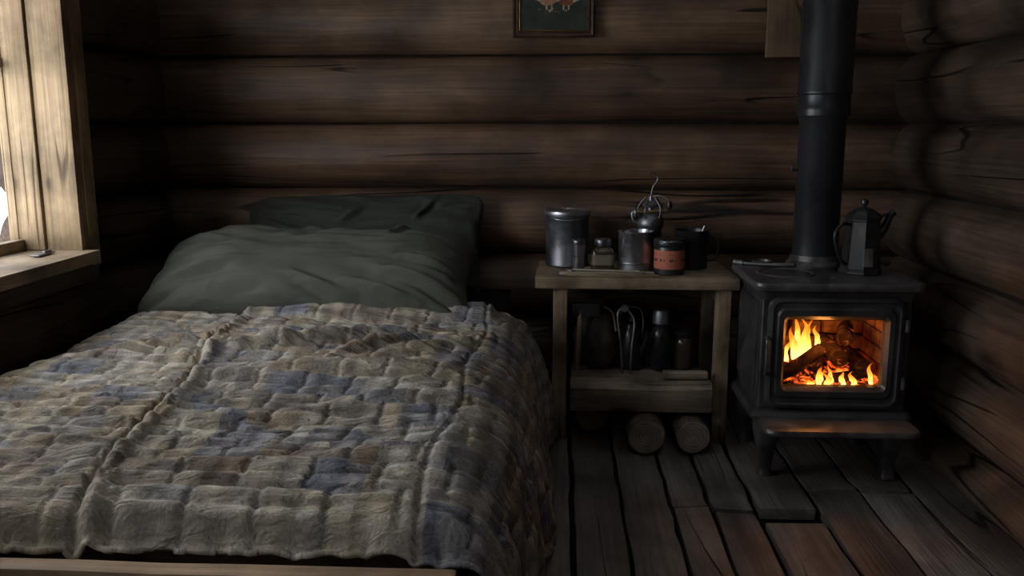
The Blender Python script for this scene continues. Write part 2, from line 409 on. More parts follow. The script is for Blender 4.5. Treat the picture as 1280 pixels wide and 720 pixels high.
for j in range(NY+1):
    fy=j/NY
    for i in range(NS+1):
        x,z=PS[i]; s=SL*i/NS
        side=sm(-.2,-.08,x)
        yend=Y0+.018*fb(s*2.2,1,0,2)-.03*sm(-.9,-1.2,x)
        ytop=Y1+.02*fb(s*2,7,0,2)+.10*sm(-.55,-.25,x)+.03*side-.03*sm(-1,-1.3,x)
        y=yend+(ytop-yend)*fy
        q=.014*fb(x*2.2+4,y*2.0,z*2,3)*(1-.3*side)
        for ax,ay,bx,by,am,wd in RIDG:
            d,t=segd(x,y,ax,ay,bx,by)
            q+=(1-side)*am*math.exp(-(d/wd)**2)*(.4+.6*math.sin(math.pi*min(1,max(0,t*.9+.05))))
        wy=y+.020*fb(s*2.6,y*1.3,2,2)+.03*math.sin(s*1.7)
        ch=abs(math.sin(math.pi*wy/.056)); q+=.019*(ch**.45)*(.75+.8*fb(s*3.0,y*3,5,1))
        pk=fb(s*8,wy*40,3,2); q+=.0085*pk*(.4+ch)
        q+=.004*fb(s*22,y*64,1,1)
        cs=((s+.03*fb(y*3,s,4,1)+(.05 if int(wy/.112)%2 else 0))%.122)/.122-.5
        q-=.0060*math.exp(-(cs/.05)**2)
        xs=-.80+(y-1.3)*(-.175)+.012*math.sin(y*7)
        q-=.018*math.exp(-((x-xs)/.008)**2)*(1-side)
        q+=.014*math.exp(-((x-xs-.025)/.018)**2)*(1-side)
        q-=.008*math.exp(-((x+.235+.012*math.sin(y*9))/.006)**2)
        inside=sm(-1.08,-.98,x)*(1-sm(-.25,-.2,x))
        q+=inside*.034*math.exp(-((y-(ytop-.10-.03*(x+.6)))/.055)**2)
        q-=inside*.018*math.exp(-((y-(ytop-.185-.03*(x+.6)))/.012)**2)
        q+=side*(.018*math.sin(y*15+2.2*fb(y*1.3,2,0,2)+z*3)*sm(.5,.15,z)+.012*fb(y*5,z*3,3,2))
        e=(y-yend); dip=-.055*math.exp(-(e/.028)**2)*(1-side)
        e2=(ytop-y); dip+=-.03*math.exp(-(e2/.022)**2)*(1-side)
        nx,nz=nrm[i]
        V.append((x+nx*q,y,max(.012,z+nz*q+dip))); UV.append((s,y))
F=[]
for j in range(NY):
    for i in range(NS):
        a=j*(NS+1)+i; F.append((a,a+1,a+NS+2,a+NS+1))
me=bpy.data.meshes.new('quilt'); me.from_pydata(V,[],F); set_uv(me,UV)
q=finish('quilt',me,M_quilt,None,ang=180)
sd=q.modifiers.new('thick','SOLIDIFY'); sd.thickness=.010; sd.offset=-1

def pillow(name,c,hw,hh,T,tilt,mat,seed,zmin,ymax,rz=0,n=120,m=80,creases=(),pc=5,ex=.5,loft=0,lt=0):
    R=Euler((tilt,0,rz)).to_matrix(); verts=[];faces=[]
    def put(u,v,s):
        mx=max(abs(u),abs(v)); f=mx/max(1e-6,(abs(u)**pc+abs(v)**pc)**(1/pc)) if mx>1e-6 else 1
        x=hw*u*f*(1-.05*(1-v*v)*abs(u)**3); y=hh*v*f*(1-.05*(1-u*u)*abs(v)**3)
        if u<0: y*=1-lt*u*u*(1 if v>0 else 0)
        k=((1-abs(u)**3.8)**ex)*((1-abs(v)**2.6)**ex)
        t=T*k*(1+.16*fb(u*1.4+seed,v*1.2,0,2))*(1+loft*v)
        edge=1-k
        a=math.atan2(v,u)
        wr=.022*fb(a*3.5+seed,k*1.5,2,3)*edge
        wr+=.012*k*fb(u*2.2+v*1.2+seed,(v-u*.4)*5.5,4,3)
        wr+=.013*(1-abs(fb(u*1.5+v*2+seed*2,(v+u*.3)*2.5,8,2))*2)*.5
        if s>0:
            for (a0,b0,a1,b1,am,wd) in creases:
                d,tt=segd(u*2.0,v,a0*2,b0,a1*2,b1)
                wr+=am*1.6*math.sin(math.pi*min(1,max(.1,tt)))*(math.exp(-(d/wd)**2)-.7*math.exp(-((d-wd*1.5)/wd)**2))
        p=Vector((x,y,s*(t+wr*min(1,k*5))))
        w=R@p+Vector(c)
        if w.z<zmin: w.z=zmin
        if w.y>ymax: w.y=ymax
        return w
    idx={}
    for s in (1,-1):
        for j in range(m+1):
            for i in range(n+1):
                uu=-1+2*i/n; vv=-1+2*j/m
                uu=math.sin(uu*math.pi/2)*.6+uu*.4; vv=math.sin(vv*math.pi/2)*.6+vv*.4
                border=i in(0,n) or j in(0,m)
                if border and s==-1: idx[(s,i,j)]=idx[(1,i,j)]; continue
                idx[(s,i,j)]=len(verts); verts.append(put(uu,vv,s))
        for j in range(m):
            for i in range(n):
                f=(idx[(s,i,j)],idx[(s,i+1,j)],idx[(s,i+1,j+1)],idx[(s,i,j+1)])
                faces.append(f if s==1 else f[::-1])
    me=bpy.data.meshes.new(name); me.from_pydata(verts,[],faces); 
    return finish(name,me,mat,ang=180)
CR=[(.95,-.75,.35,-.35,.014,.07),(.97,-.3,.45,-.1,.012,.06),(.95,.3,.5,.05,.010,.06),(.7,-.95,.25,-.6,.012,.06),(.3,-.9,-.1,-.5,.010,.07),(-.95,-.6,-.4,-.3,.012,.08),(-.9,.5,-.5,.2,.010,.07),(.1,.9,-.2,.3,.008,.08),(.6,.9,.45,.4,.010,.06)]
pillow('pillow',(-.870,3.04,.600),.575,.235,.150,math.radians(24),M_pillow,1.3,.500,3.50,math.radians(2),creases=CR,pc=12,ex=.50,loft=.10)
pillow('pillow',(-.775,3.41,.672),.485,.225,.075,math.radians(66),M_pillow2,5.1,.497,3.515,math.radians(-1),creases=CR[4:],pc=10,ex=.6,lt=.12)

# ---------------------------------------------------------------- table
TT=.612
tb=group('side_table',(.29,3.29,0))
def tbx(n,lo,hi,m,bev=.004,jit=.002,sub=6):
    c=Vector([(a+b)/2 for a,b in zip(lo,hi)])-tb.location; s=[b-a for a,b in zip(lo,hi)]
    return box(n,c,s,m,tb,bev,jit=jit,sub=sub)
tbx('top_board_1',(-.085,3.095,TT-.042),(.64,3.31,TT),M_table,.006)
tbx('top_board_2',(-.08,3.315,TT-.042),(.635,3.50,TT),M_table,.006)
for i,(x,y) in enumerate(((.005,3.14),(.59,3.14),(.005,3.45),(.59,3.45))):
    tbx('leg_%d'%(i+1),(x-.026,y-.024,0),(x+.026,y+.024,TT-.042),M_tableZ,.005)
tbx('apron_back',(.03,3.45,TT-.11),(.565,3.47,TT-.043),M_table)
tbx('apron_side_1',(-.005,3.17,TT-.11),(.015,3.43,TT-.043),M_table)
tbx('apron_side_2',(.58,3.17,TT-.11),(.60,3.43,TT-.043),M_table)

g=group('steel_canister',(.030,3.385,TT))
lathe('body',[(0,0),(.078,0),(.084,.004),(.084,.012),(.081,.018),(.082,.10),(.083,.185),(.087,.190),(.087,.197),(.083,.2)],M_steeld,g)
lathe('lid',[(.083,.198),(.089,.199),(.090,.206),(.088,.212),(.078,.214),(.074,.210),(.0,.212)],M_steel,g)
tube('bail_handle',[(-.088,0,.19),(-.05,-.075,.186),(0,-.092,.182),(.05,-.075,.186),(.088,0,.19)],.0025,M_steel,g)
g=group('metal_shaker',(.072,3.245,TT))
lathe('body',[(0,0),(.020,0),(.022,.004),(.021,.05),(.026,.085),(.027,.10)],M_steel,g)
lathe('cap',[(.027,.10),(.028,.104),(.026,.115),(.018,.121),(0,.123)],M_steeld,g)
g=group('glass_jar',(.163,3.285,TT))
lathe('body',[(0,0),(.038,0),(.043,.006),(.043,.070),(.037,.082),(.026,.088),(.026,.094)],M_dkglass,g,sq=6,seg=48)
lathe('lid',[(.031,.090),(.032,.094),(.032,.112),(.029,.116),(0,.117)],M_steeld,g)
lathe('label',[(.0432,.022),(.0434,.024),(.0434,.058),(.0432,.06)],simple('paper_label',(.16,.13,.09),.8),g,sq=6,seg=48)
g=group('steel_mug',(.285,3.27,TT))
lathe('body',[(0,0),(.060,0),(.064,.004),(.064,.140),(.066,.143),(.066,.148),(.063,.149),(.061,.142),(.061,.01),(0,.01)],M_steel,g)
lathe('band',[(.0645,.028),(.0655,.030),(.0655,.034),(.0645,.036)],M_steeld,g)
tube('handle',[(.03,.055,.12),(.04,.08,.115),(.043,.088,.08),(.04,.08,.045),(.03,.055,.035)],.004,M_steel,g)
g=group('coffee_grinder',(.350,3.405,TT))
lathe('body',[(0,0),(.05,0),(.054,.006),(.05,.012),(.043,.03),(.043,.14),(.05,.15),(.052,.165),(.045,.185),(.03,.20),(.014,.206),(.012,.225)],M_steeld,g)
lathe('hopper',[(.012,.222),(.03,.226),(.034,.236),(.02,.246),(.009,.25),(.009,.265),(0,.267)],M_steel,g)
tube('crank',[(0,0,.262),(.03,-.01,.268),(.062,-.02,.255),(.068,-.02,.245)],.004,M_steeld,g)
lathe('knob',[(0,0),(.008,.002),(.012,.014),(.009,.03),(0,.034)],M_black,g,(.068,-.02,.250),(math.pi,0,0))
tube('wire_hook',[(0,0,.262),(.006,0,.30),(.022,0,.325),(.020,0,.345),(-.005,0,.357),(-.012,0,.352)],.0035,M_steeld,g)
tube('side_arm',[(-.04,0,.16),(-.065,-.01,.17),(-.072,-.01,.20),(-.055,-.01,.215)],.004,M_steel,g)
tube('cross_bar',[(-.06,-.02,.205),(.06,-.025,.212)],.005,M_brass,g)
lathe('valve_wheel',[(0,-.004),(.018,-.004),(.02,0),(.018,.004),(0,.004)],M_steeld,g,(-.062,-.024,.205),(0,math.pi/2,0))
for k in range(5):
    a=k*1.257+.4; tube('wire_%d'%k,[(.040*math.cos(a),.040*math.sin(a),.17),(.05*math.cos(a),.05*math.sin(a),.22),(.02*math.cos(a),.02*math.sin(a),.262)],.003,M_steeld,g)
def tinlabel():
    m=NT('red_tin_label'); c=m.coord((1,1,1))
    z=m.n('SeparateXYZ',{0:c}).outputs[2]
    n=m.noise(m.coord((90,90,12)),1,2)
    row=m.math('SINE',m.math('MULTIPLY',z,260.0))
    txt=m.math('MULTIPLY',m.math('GREATER_THAN',row,.25),m.math('GREATER_THAN',n,.5))
    zone=m.math('MULTIPLY',m.math('GREATER_THAN',z,.035),m.math('LESS_THAN',z,.075))
    f=m.math('MULTIPLY',txt,zone)
    b=m.mix(f,(.42,.13,.075),(.08,.03,.02))
    return m.pr(b,.65,0)
g=group('tobacco_tin',(.402,3.205,TT))
lathe('body',[(0,0),(.052,0),(.055,.003),(.055,.018),(.054,.10),(.052,.104)],M_black,g)
lathe('label',[(.0552,.022),(.0556,.024),(.0556,.088),(.0552,.09)],tinlabel(),g)
lathe('lid',[(.053,.100),(.058,.102),(.059,.106),(.059,.124),(.056,.129),(.04,.131),(0,.130)],M_black,g)
tube('lid_bail',[(-.055,-.01,.118),(-.03,-.052,.122),(.0,-.062,.123),(.03,-.052,.122),(.055,-.01,.118)],.0028,M_steel,g)
g=group('enamel_mug',(.498,3.335,TT))
lathe('body',[(0,0),(.056,0),(.062,.005),(.063,.14),(.066,.146),(.063,.147),(.060,.14),(.059,.01),(0,.01)],M_black,g)
tube('handle',[(.06,0,.125),(.09,-.01,.12),(.10,-.012,.08),(.088,-.01,.04),(.06,0,.03)],.005,M_black,g)
tube('spoon',[(.02,-.01,.02),(.035,.0,.12),(.048,.0,.16)],.0035,M_steel,g)
g=group('wooden_utensils',(.17,3.155,TT))
box('strip_1',(-.02,.0,.006),(.30,.022,.010),M_twig,g,.003,(0,0,.02))
box('strip_2',(.02,-.028,.005),(.33,.014,.008),M_table,g,.002,(0,0,-.03))
box('strip_3',(.05,.026,.006),(.25,.016,.010),M_twig,g,.003,(0,0,-.06))
tube('pencil',[(-.12,.02,.016),(.12,-.012,.016)],.004,M_twig,g)
lathe('spoon_head',[(0,-.006),(.014,-.003),(.018,.002),(.014,.005),(0,.004)],M_steel,g,(-.13,.016,.012))

# ---------------------------------------------------------------- under the table
def endgrain():
    m=NT('log_end_grain'); c=m.coord((1,1,1))
    w=m.n('TexWave',{'Vector':c,'Scale':26,'Distortion':2.5,'Detail':3,'Detail Scale':2},wave_type='RINGS',rings_direction='Y').outputs[0]
    n=m.noise(c,14,5)
    b=m.mix(w,(.24,.20,.16),(.33,.285,.23)); b=m.mix(.9,b,m.ramp(n,[(.3,.4),(.7,1.2)]),'MULTIPLY')
    return m.pr(b,.9,0,m.bump(w,.2,.002))
M_end=endgrain()
def roundlog(x,y0,y1,r,seed,zb=0):
    g=group('firewood_log',(x,y0,zb+r))
    bm=bmesh.new(); rs=40; R=[]
    for i in range(9):
        yy=(y1-y0)*i/8
        R.append([bm.verts.new((math.cos(t)*r*(.97+.05*noise.noise(Vector((math.cos(t)*1.5+seed,math.sin(t)*1.5,yy*2)))),yy,math.sin(t)*r*(.97+.05*noise.noise(Vector((math.cos(t)*1.5+seed,math.sin(t)*1.5,yy*2)))))) for t in [2*math.pi*k/rs for k in range(rs)]])
    for A,B in zip(R,R[1:]):
        for k in range(rs): bm.faces.new((A[k],A[(k+1)%rs],B[(k+1)%rs],B[k]))
    c0=[bm.verts.new((v.co.x*.93,-.004,v.co.z*.93)) for v in R[0]]
    for k in range(rs): bm.faces.new((R[0][k],c0[k],c0[(k+1)%rs],R[0][(k+1)%rs]))
    f=bm.faces.new(c0); f.material_index=1
    f2=bm.faces.new(R[-1]); f2.material_index=1
    bobj('log',bm,[M_bark,M_end],g)
roundlog(.478,2.99,3.42,.064,1); roundlog(.312,2.97,3.42,.069,4); roundlog(.13,3.20,3.46,.066,9)
def splitlog(name,lo,hi,seed,mat=M_split):
    bm=bmesh.new(); n=26; R=[]
    sec=[(-.5,-.35),(-.44,-.5),(.0,-.48),(.45,-.5),(.5,-.3),(.46,.2),(.3,.42),(0,.5),(-.3,.46),(-.5,.3)]
    W=hi[1]-lo[1];H=hi[2]-lo[2]
    for i in range(n+1):
        x=lo[0]+(hi[0]-lo[0])*i/n; rr=[]
        for k,(a,b) in enumerate(sec):
            d=.06*noise.noise(Vector((x*7,k*1.7+seed,0))); e=.10*noise.noise(Vector((x*4,k*2.7+seed,4)))
            if i in(0,n): d*=.6
            rr.append(bm.verts.new((x+(.012*noise.noise(Vector((k,seed,i))) if i in (0,n) else 0),(lo[1]+hi[1])/2+W*(a*(1+d)),max(lo[2],(lo[2]+hi[2])/2+H*(b*(1+e)) ))))
        R.append(rr)
    m=len(sec)
    for A,B in zip(R,R[1:]):
        for k in range(m): bm.faces.new((A[k],A[(k+1)%m],B[(k+1)%m],B[k]))
    bm.faces.new(R[0]); bm.faces.new(R[-1])
    return bobj(name,bm,mat,ang=30)
splitlog('split_firewood',(.045,3.02,.139),(.545,3.15,.245),2)
splitlog('split_firewood',(.05,3.19,.139),(.54,3.37,.234),6)
splitlog('kindling_stick',(.38,3.07,.249),(.535,3.12,.275),8,M_split)
bm=bmesh.new(); bmesh.ops.create_uvsphere(bm,u_segments=40,v_segments=28,radius=1)
for v in bm.verts:
    c=v.co.copy(); w=.088*(1-.25*max(0,c.z)); 
    k=1+.16*fb(c.x*1.5,c.y*1.5,c.z*2,3)
    v.co=Vector((c.x*w*k,c.y*.064*k,max(0,.115+c.z*.125*k)))
g=group('leather_bag',(.150,3.27,.240)); bobj('pouch',bm,M_leather,g)
lathe('drawn_neck',[(.03,.21),(.022,.235),(.034,.262),(.03,.266),(.0,.25)],M_leather,g,seg=24)
tube('cord',[(.02,-.02,.235),(.05,-.05,.22),(.065,-.05,.15)],.004,M_twig,g)
g=group('hatchet',(.085,3.15,.247))
tube('haft',[(-.02,.0,0.012),(-.01,.005,.12),(-.005,.01,.24)],.011,M_tableZ,g,radii=[.013,.010,.011])
box('head',(.015,.01,.235),(.10,.022,.05),M_black,g,.006)
g=group('kettle',(.275,3.27,.240))
lathe('body',[(0,0),(.045,0),(.050,.01),(.048,.06),(.038,.12),(.030,.15),(.024,.158),(.024,.17),(.01,.178),(.006,.195),(0,.197)],M_black,g)
tube('bail',[(-.040,0,.11),(-.045,0,.17),(-.03,0,.225),(.03,0,.225),(.045,0,.17),(.040,0,.11)],.0035,M_steeld,g)
tube('spout',[(.035,-.02,.06),(.050,-.05,.10),(.055,-.06,.145)],.01,M_black,g,radii=[.014,.010,.007])
g=group('fire_tongs',(.235,3.13,.247))
tube('arm_1',[(0,0,.004),(-.006,.0,.10),(-.02,.01,.22),(0,.02,.245)],.0045,M_steeld,g)
tube('arm_2',[(.03,0,.004),(.032,.0,.10),(.04,.01,.20),(.01,.02,.245)],.0045,M_steeld,g)
lathe('pivot',[(0,-.01),(.012,-.01),(.014,0),(.012,.01),(0,.01)],M_steel,g,(.005,.018,.245),(math.pi/2,0,0))
g=group('water_flask',(.385,3.25,.240))
lathe('body',[(0,0),(.036,0),(.04,.006),(.038,.13),(.03,.155),(.018,.168),(.018,.18)],M_black,g)
lathe('cup_lid',[(.024,.172),(.034,.176),(.032,.215),(.027,.226),(.0,.227)],M_steeld,g)
g=group('storage_jar',(.475,3.27,.240))
lathe('body',[(0,0),(.036,0),(.041,.005),(.041,.10),(.034,.118),(.030,.122)],M_dkglass,g)
lathe('lid',[(.034,.120),(.036,.123),(.036,.140),(.032,.144),(0,.145)],M_black,g)

# ---------------------------------------------------------------- stove
sx,sy=.887,2.98
st=group('wood_stove',(sx,sy,0))
def sb(n,lo,hi,m=M_iron,bev=.006,jit=0,sub=0,seg=2):
    c=Vector([(a+b)/2 for a,b in zip(lo,hi)])-st.location; s=[b-a for a,b in zip(lo,hi)]
    return box(n,c,s,m,st,bev,jit=jit,sub=sub,seg=seg)
x0,x1,y0,y1,zb,zt=.652,1.122,2.80,3.18,.225,.628
sb('side_left',(x0,y0+.005,zb),(x0+.02,y1,zt)); sb('side_right',(x1-.02,y0+.005,zb),(x1,y1,zt))
sb('back_plate',(x0+.01,y1-.02,zb),(x1-.01,y1,zt)); sb('firebox_floor',(x0+.01,y0+.01,zb),(x1-.01,y1-.01,zb+.02))
ringloft('top_plate',[(.50,.40,.03,.0),(.525,.425,.035,.004),(.535,.435,.04,.012),(.535,.435,.04,.022),(.528,.428,.037,.029),(.50,.40,.03,.031)],M_iron2,st,(0,-.005,.628),True,True,plane='XY')
ringloft('top_moulding',[(.475,.385,.02,-.03),(.482,.392,.02,-.02),(.50,.41,.025,0)],M_iron,st,(0,0,.628),False,False,plane='XY')
lathe('cook_plate_rim',[(.082,0),(.085,.004),(.092,.004),(.095,0)],M_iron2,st,(-.13,-.03,.659))
lathe('cook_plate',[(0,.003),(.075,.003),(.08,0)],M_iron,st,(-.13,-.03,.659))
ringloft('base_plate',[(.49,.39,.02,0),(.515,.415,.03,.006),(.52,.42,.03,.018),(.50,.40,.025,.032),(.475,.385,.02,.036)],M_iron,st,(0,0,.198),True,True,plane='XY')
ringloft('ash_shelf',[(.455,.17,.03,0),(.475,.19,.035,.004),(.48,.195,.035,.012),(.475,.19,.035,.022),(.455,.17,.03,.025)],M_iron2,st,(0,-.24,.190),True,True,plane='XY')
cz=.4265; ww,wh=.312,.222
ringloft('front_plate',[(.47,.403,.012,.01),(.47,.403,.012,-.0),(.46,.393,.012,-.004),(ww+.03,wh+.03,.02,-.004),(ww+.02,wh+.02,.02,.012)],M_iron,st,(0,y0-sy+.004,cz))
ringloft('door_frame',[(.425,.365,.035,0),(.428,.368,.037,-.012),(.42,.36,.035,-.020),(.40,.34,.03,-.024),(.388,.328,.028,-.019),(.372,.30,.026,-.019),(.362,.285,.024,-.026),(ww+.02,wh+.026,.02,-.026),(ww+.006,wh+.006,.014,-.016),(ww,wh,.012,-.012),(ww,wh,.012,.014)],M_iron,st,(-.005,y0-sy-.002,cz))
tube('door_latch',[(-.222,-.205,.36),(-.224,-.225,.37),(-.224,-.228,.42),(-.224,-.225,.47),(-.222,-.205,.48)],.006,M_iron2,st)
for k,z in enumerate((.33,.52)):
    lathe('hinge_%d'%k,[(0,-.02),(.009,-.02),(.01,0),(.009,.02),(0,.02)],M_iron2,st,(.219,-.192,z))
sb('side_panel',(x0-.006,y0+.05,.28),(x0+.002,y1-.05,.58),M_iron,.004)
sb('side_panel_right',(x1-.002,y0+.05,.28),(x1+.006,y1-.05,.58),M_iron,.004)
sb('air_vent',(sx-.06,y0-.006,.236),(sx+.05,y0+.004,.246),M_iron2,.002)
for k,(lx,ly) in enumerate(((-.195,-.165),(.195,-.165),(-.195,.15),(.195,.15))):
    ox=-1 if lx<0 else 1; oy=-1 if ly<0 else 1
    bm=bmesh.new(); R=[]
    for zz,hw,off in ((.200,.044,0),(.17,.041,.004),(.13,.033,.006),(.08,.024,.004),(.035,.018,.002),(.015,.020,.004),(.004,.022,.005),(0,.021,.005)):
        R.append([bm.verts.new((ox*off+a*hw,oy*off+b*hw,zz)) for a,b in ((-1,-.7),(-.7,-1),(.7,-1),(1,-.7),(1,.7),(.7,1),(-.7,1),(-1,.7))])
    for A,B in zip(R,R[1:]):
        for i in range(8): bm.faces.new((A[i],A[(i+1)%8],B[(i+1)%8],B[i]))
    bm.faces.new(R[0]); bm.faces.new(R[-1])
    bobj('leg_%d'%k,bm,M_iron2,st,(lx,ly,0),ang=50)
px,py=.006,.125
lathe('flue_collar',[(.078,0),(.094,.002),(.096,.012),(.09,.02),(.083,.026),(.082,.045),(.078,.046)],M_iron2,st,(px,py,.658))
lathe('flue_pipe',[(.0765,0),(.0765,.50),(.079,.503),(.079,.52),(.081,.523)],M_pipe,st,(px,py,.66),seg=56)
lathe('flue_pipe_upper',[(.076,.515),(.0875,.517),(.0885,.53),(.0875,.545),(.085,.55),(.085,.585),(.0895,.59),(.0895,.598),(.0875,.603),(.0875,1.83)],M_pipe,st,(px,py,.66),seg=56)
lathe('damper_knob',[(0,0),(.01,.0),(.012,.02),(0,.024)],M_iron2,st,(px-.077,py,1.0),(0,-math.pi/2,0))
bm=bmesh.new()
rnd=random.Random(3)
for r in range(7):
    z=zb+.022+r*.055
    for k in range(-1,5):
        xx=x0+.022+k*.105+(r%2)*.052; a=max(xx,x0+.024); b=min(xx+.10,x1-.024)
        if b-a<.02: continue
        bm_box(bm,((a+b)/2-sx,3.135+rnd.uniform(-.008,.004)-sy,z+.025),(b-a-.007,.045,.047),.010,2,.008)
for sxx in (x0+.033,x1-.033):
    for r in range(7):
        z=zb+.022+r*.055
        for k in range(4):
            yy=y0+.03+k*.082+(r%2)*.03
            if yy>3.10: continue
            bm_box(bm,(sxx-sx,yy+.038-sy,z+.025),(.024,.076,.05),.005,2,.003)
bobj('firebrick_lining',bm,simple('firebrick',(.25,.12,.065),.9,0,.7,25,.6),st)
def ember():
    m=NT('embers'); n=m.noise(m.coord((1,1,1)),28,5,.6,.5)
    base=(.02,.015,.012)
    em=m.ramp(n,[(.46,(0,0,0)),(.56,(.7,.07,.01)),(.68,(1,.30,.03)),(.8,(1,.6,.15))])
    return m.pr(base,.9,0,m.bump(n,1,.01),**{'Emission Color':em,'Emission Strength':1.6})
M_ember=ember()
bm=bmesh.new(); bmesh.ops.create_grid(bm,x_segments=60,y_segments=40,size=.5)
for v in bm.verts:
    X,Y=v.co.x*.40,v.co.y*.27
    v.co=Vector((X,Y,.305+.02*fb(X*22,Y*22,0,2)+.012*fb(X*60,Y*60,1,2)))
bobj('ember_bed',bm,M_ember,st,(0,.0,0))
def charlog():
    m=NT('charred_log'); n=m.noise(m.coord((1,1,1)),30,4); v=m.n('TexVoronoi',{'Vector':m.coord((1,1,1)),'Scale':60},feature='DISTANCE_TO_EDGE').outputs[0]
    em=m.mix(1.0,m.ramp(v,[(.0,(1,.22,.02)),(.04,(.25,.02,0)),(.08,(0,0,0))]),m.ramp(n,[(.58,0),(.68,1)]),'MULTIPLY')
    return m.pr(m.ramp(n,[(.3,(.014,.009,.006)),(.7,(.07,.036,.020))]),.95,0,m.bump(v,.4,.003),**{'Emission Color':em,'Emission Strength':1.0,'Specular IOR Level':.05})
M_char=charlog()
tube('burning_log_1',[(-.175,-.125,.322),(-.10,-.115,.360),(-.015,-.10,.420)],.03,M_char,st,radii=[.020,.023,.020],seg=18,rough=.10)
tube('burning_log_2',[(.045,-.10,.385),(.045,.0,.39),(.04,.08,.395)],.036,M_char,st,radii=[.030,.032,.032],seg=20,rough=.10)
tube('burning_log_3',[(-.04,-.10,.318),(.06,-.085,.318),(.15,-.06,.326)],.022,M_char,st,radii=[.014,.018,.015],seg=16,rough=.2)
tube('burning_log_4',[(.125,-.10,.355),(.12,.0,.36),(.11,.06,.37)],.03,M_char,st,radii=[.026,.028,.028],seg=16,rough=.10)
tube('burning_log_5',[(.07,-.075,.445),(.09,.0,.450),(.11,.06,.455)],.03,M_char,st,radii=[.024,.027,.026],seg=16,rough=.10)
tube('burning_log_6',[(-.02,-.085,.345),(.0,.0,.35),(.0,.06,.35)],.03,M_char,st,radii=[.020,.024,.024],seg=16,rough=.10)
def flame():
    m=NT('flame')
    uv=m.n('TexCoord').outputs['UV']; h=m.n('SeparateXYZ',{0:uv}).outputs[1]
    n=m.noise(m.coord((30,30,14)),1,3,.6,1.0)
    x=m.math('ADD',h,m.math('MULTIPLY',m.math('SUBTRACT',n,.5),.7))
    col=m.ramp(x,[(0,(1,.11,.0)),(.3,(1,.22,.010)),(.6,(1,.40,.045)),(1,(1,.60,.16))])
    st_=m.n('MapRange',{'Value':x,'From Min':.1,'From Max':.95,'To Min':1.0,'To Max':3.0}).outputs[0]
    e=m.n('Emission',{'Color':col,'Strength':st_}).outputs[0]; t=m.n('BsdfTransparent').outputs[0]
    mx=m.n('MixShader',{0:m.ramp(x,[(.02,0),(.25,1)]),1:t,2:e})
    m.t.links.new(mx.outputs[0],m.out.inputs[0]); return m.mat
M_flame=flame()
def mkflames(specs):
    verts=[];faces=[];heat=[]
    for (fx,fy,fz,H,r,ph) in specs:
        base=len(verts); n=30; k=14
        for i in range(n+1):
            t=i/n
            rr=r*(math.sin(math.pi*min(.999,(t*.74+.26)))**1.3)*(1-.2*t)+.0003
            cx=fx+.014*math.sin(t*4+ph)*t+.022*noise.noise(Vector((ph,t*2.2,0)))*t; cy=fy+.010*math.cos(t*4+ph)*t
            for a in range(k):
                an=2*math.pi*a/k; w=1+.45*noise.noise(Vector((math.cos(an)+ph,math.sin(an),t*4)))
                verts.append((cx+rr*w*math.cos(an),cy+rr*.5*w*math.sin(an),fz+H*t)); heat.append((0,(1-t)**.8))
        for i in range(n):
            for a in range(k):
                p=base+i*k+a;q=base+i*k+(a+1)%k; faces.append((p,q,q+k,p+k))
    me=bpy.data.meshes.new('flames'); me.from_pydata(verts,[],faces); set_uv(me,heat)
    return finish('flames',me,M_flame,st,ang=180)
mkflames([(-.070,-.06,.375,.150,.017,0),(-.095,-.06,.370,.120,.013,2.5),(-.045,-.05,.385,.125,.013,3.3),(-.115,-.05,.36,.085,.010,4.1),(-.020,-.06,.42,.070,.010,1.2),(-.082,-.04,.40,.13,.010,7.7),
          (-.03,-.140,.305,.070,.012,5.2),(-.005,-.14,.300,.055,.012,.7),(.085,-.13,.305,.045,.011,1.9),(.145,-.12,.305,.075,.008,2.9),
          (-.065,-.145,.300,.03,.012,6.1),(.050,-.135,.305,.045,.010,9.0),(.015,-.12,.305,.065,.008,8.2)])
def fire_light(loc,e,r):
    l=bpy.data.lights.new('fire_glow','POINT'); l.energy=e; l.color=(1,.34,.07); l.shadow_soft_size=r
    o=bpy.data.objects.new('fire_glow',l); COL.objects.link(o); o.parent=st; o.location=loc
fire_light((-.02,-.03,.52),.75,.03); fire_light((-.02,-.155,.46),.75,.03)

g=group('lid_lifter',(.72,3.10,.660))
tube('bar',[(-.07,.02,.006),(0,-.02,.008),(.09,-.05,.012)],.006,M_iron2,g)
tube('coil_grip',[(-.07,.02,.006),(-.10,.035,.008)],.010,M_steeld,g)
lathe('tray',[(0,0),(.028,0),(.034,.004),(.036,.014),(.033,.014),(.031,.006),(0,.005)],M_iron2,g,(.0,.035,0))

g=group('coffee_pot',(1.005,2.965,.659),(0,0,.25))
lathe('body',[(0,0),(.066,0),(.070,.005),(.068,.012),(.064,.02),(.054,.175),(.057,.178),(.057,.186)],M_black,g,seg=8,ang=20)
lathe('lid',[(.058,.184),(.060,.188),(.052,.198),(.03,.214),(.012,.220)],M_black,g,seg=8,ang=20)
lathe('lid_knob',[(.006,.218),(.007,.226),(.013,.233),(.012,.244),(0,.248)],M_black,g,seg=20)
tube('handle',[(-.052,-.01,.165),(-.085,-.02,.170),(-.112,-.025,.145),(-.112,-.025,.11),(-.088,-.02,.055),(-.063,-.012,.035)],.006,M_black,g)
tube('spout',[(.05,.0,.115),(.078,.0,.150),(.098,.0,.190),(.112,.0,.200)],.012,M_black,g,radii=[.018,.014,.011,.010])
tube('spout_stay',[(.05,.0,.18),(.08,0,.195),(.10,0,.197)],.004,M_black,g)
ringloft('maker_plate',[(.034,.06,.004,0),(.034,.06,.004,-.003),(.03,.056,.004,-.004)],M_label2,g,(-.012,-.059,.06),False,True,rot=(math.radians(-4),0,-.1))

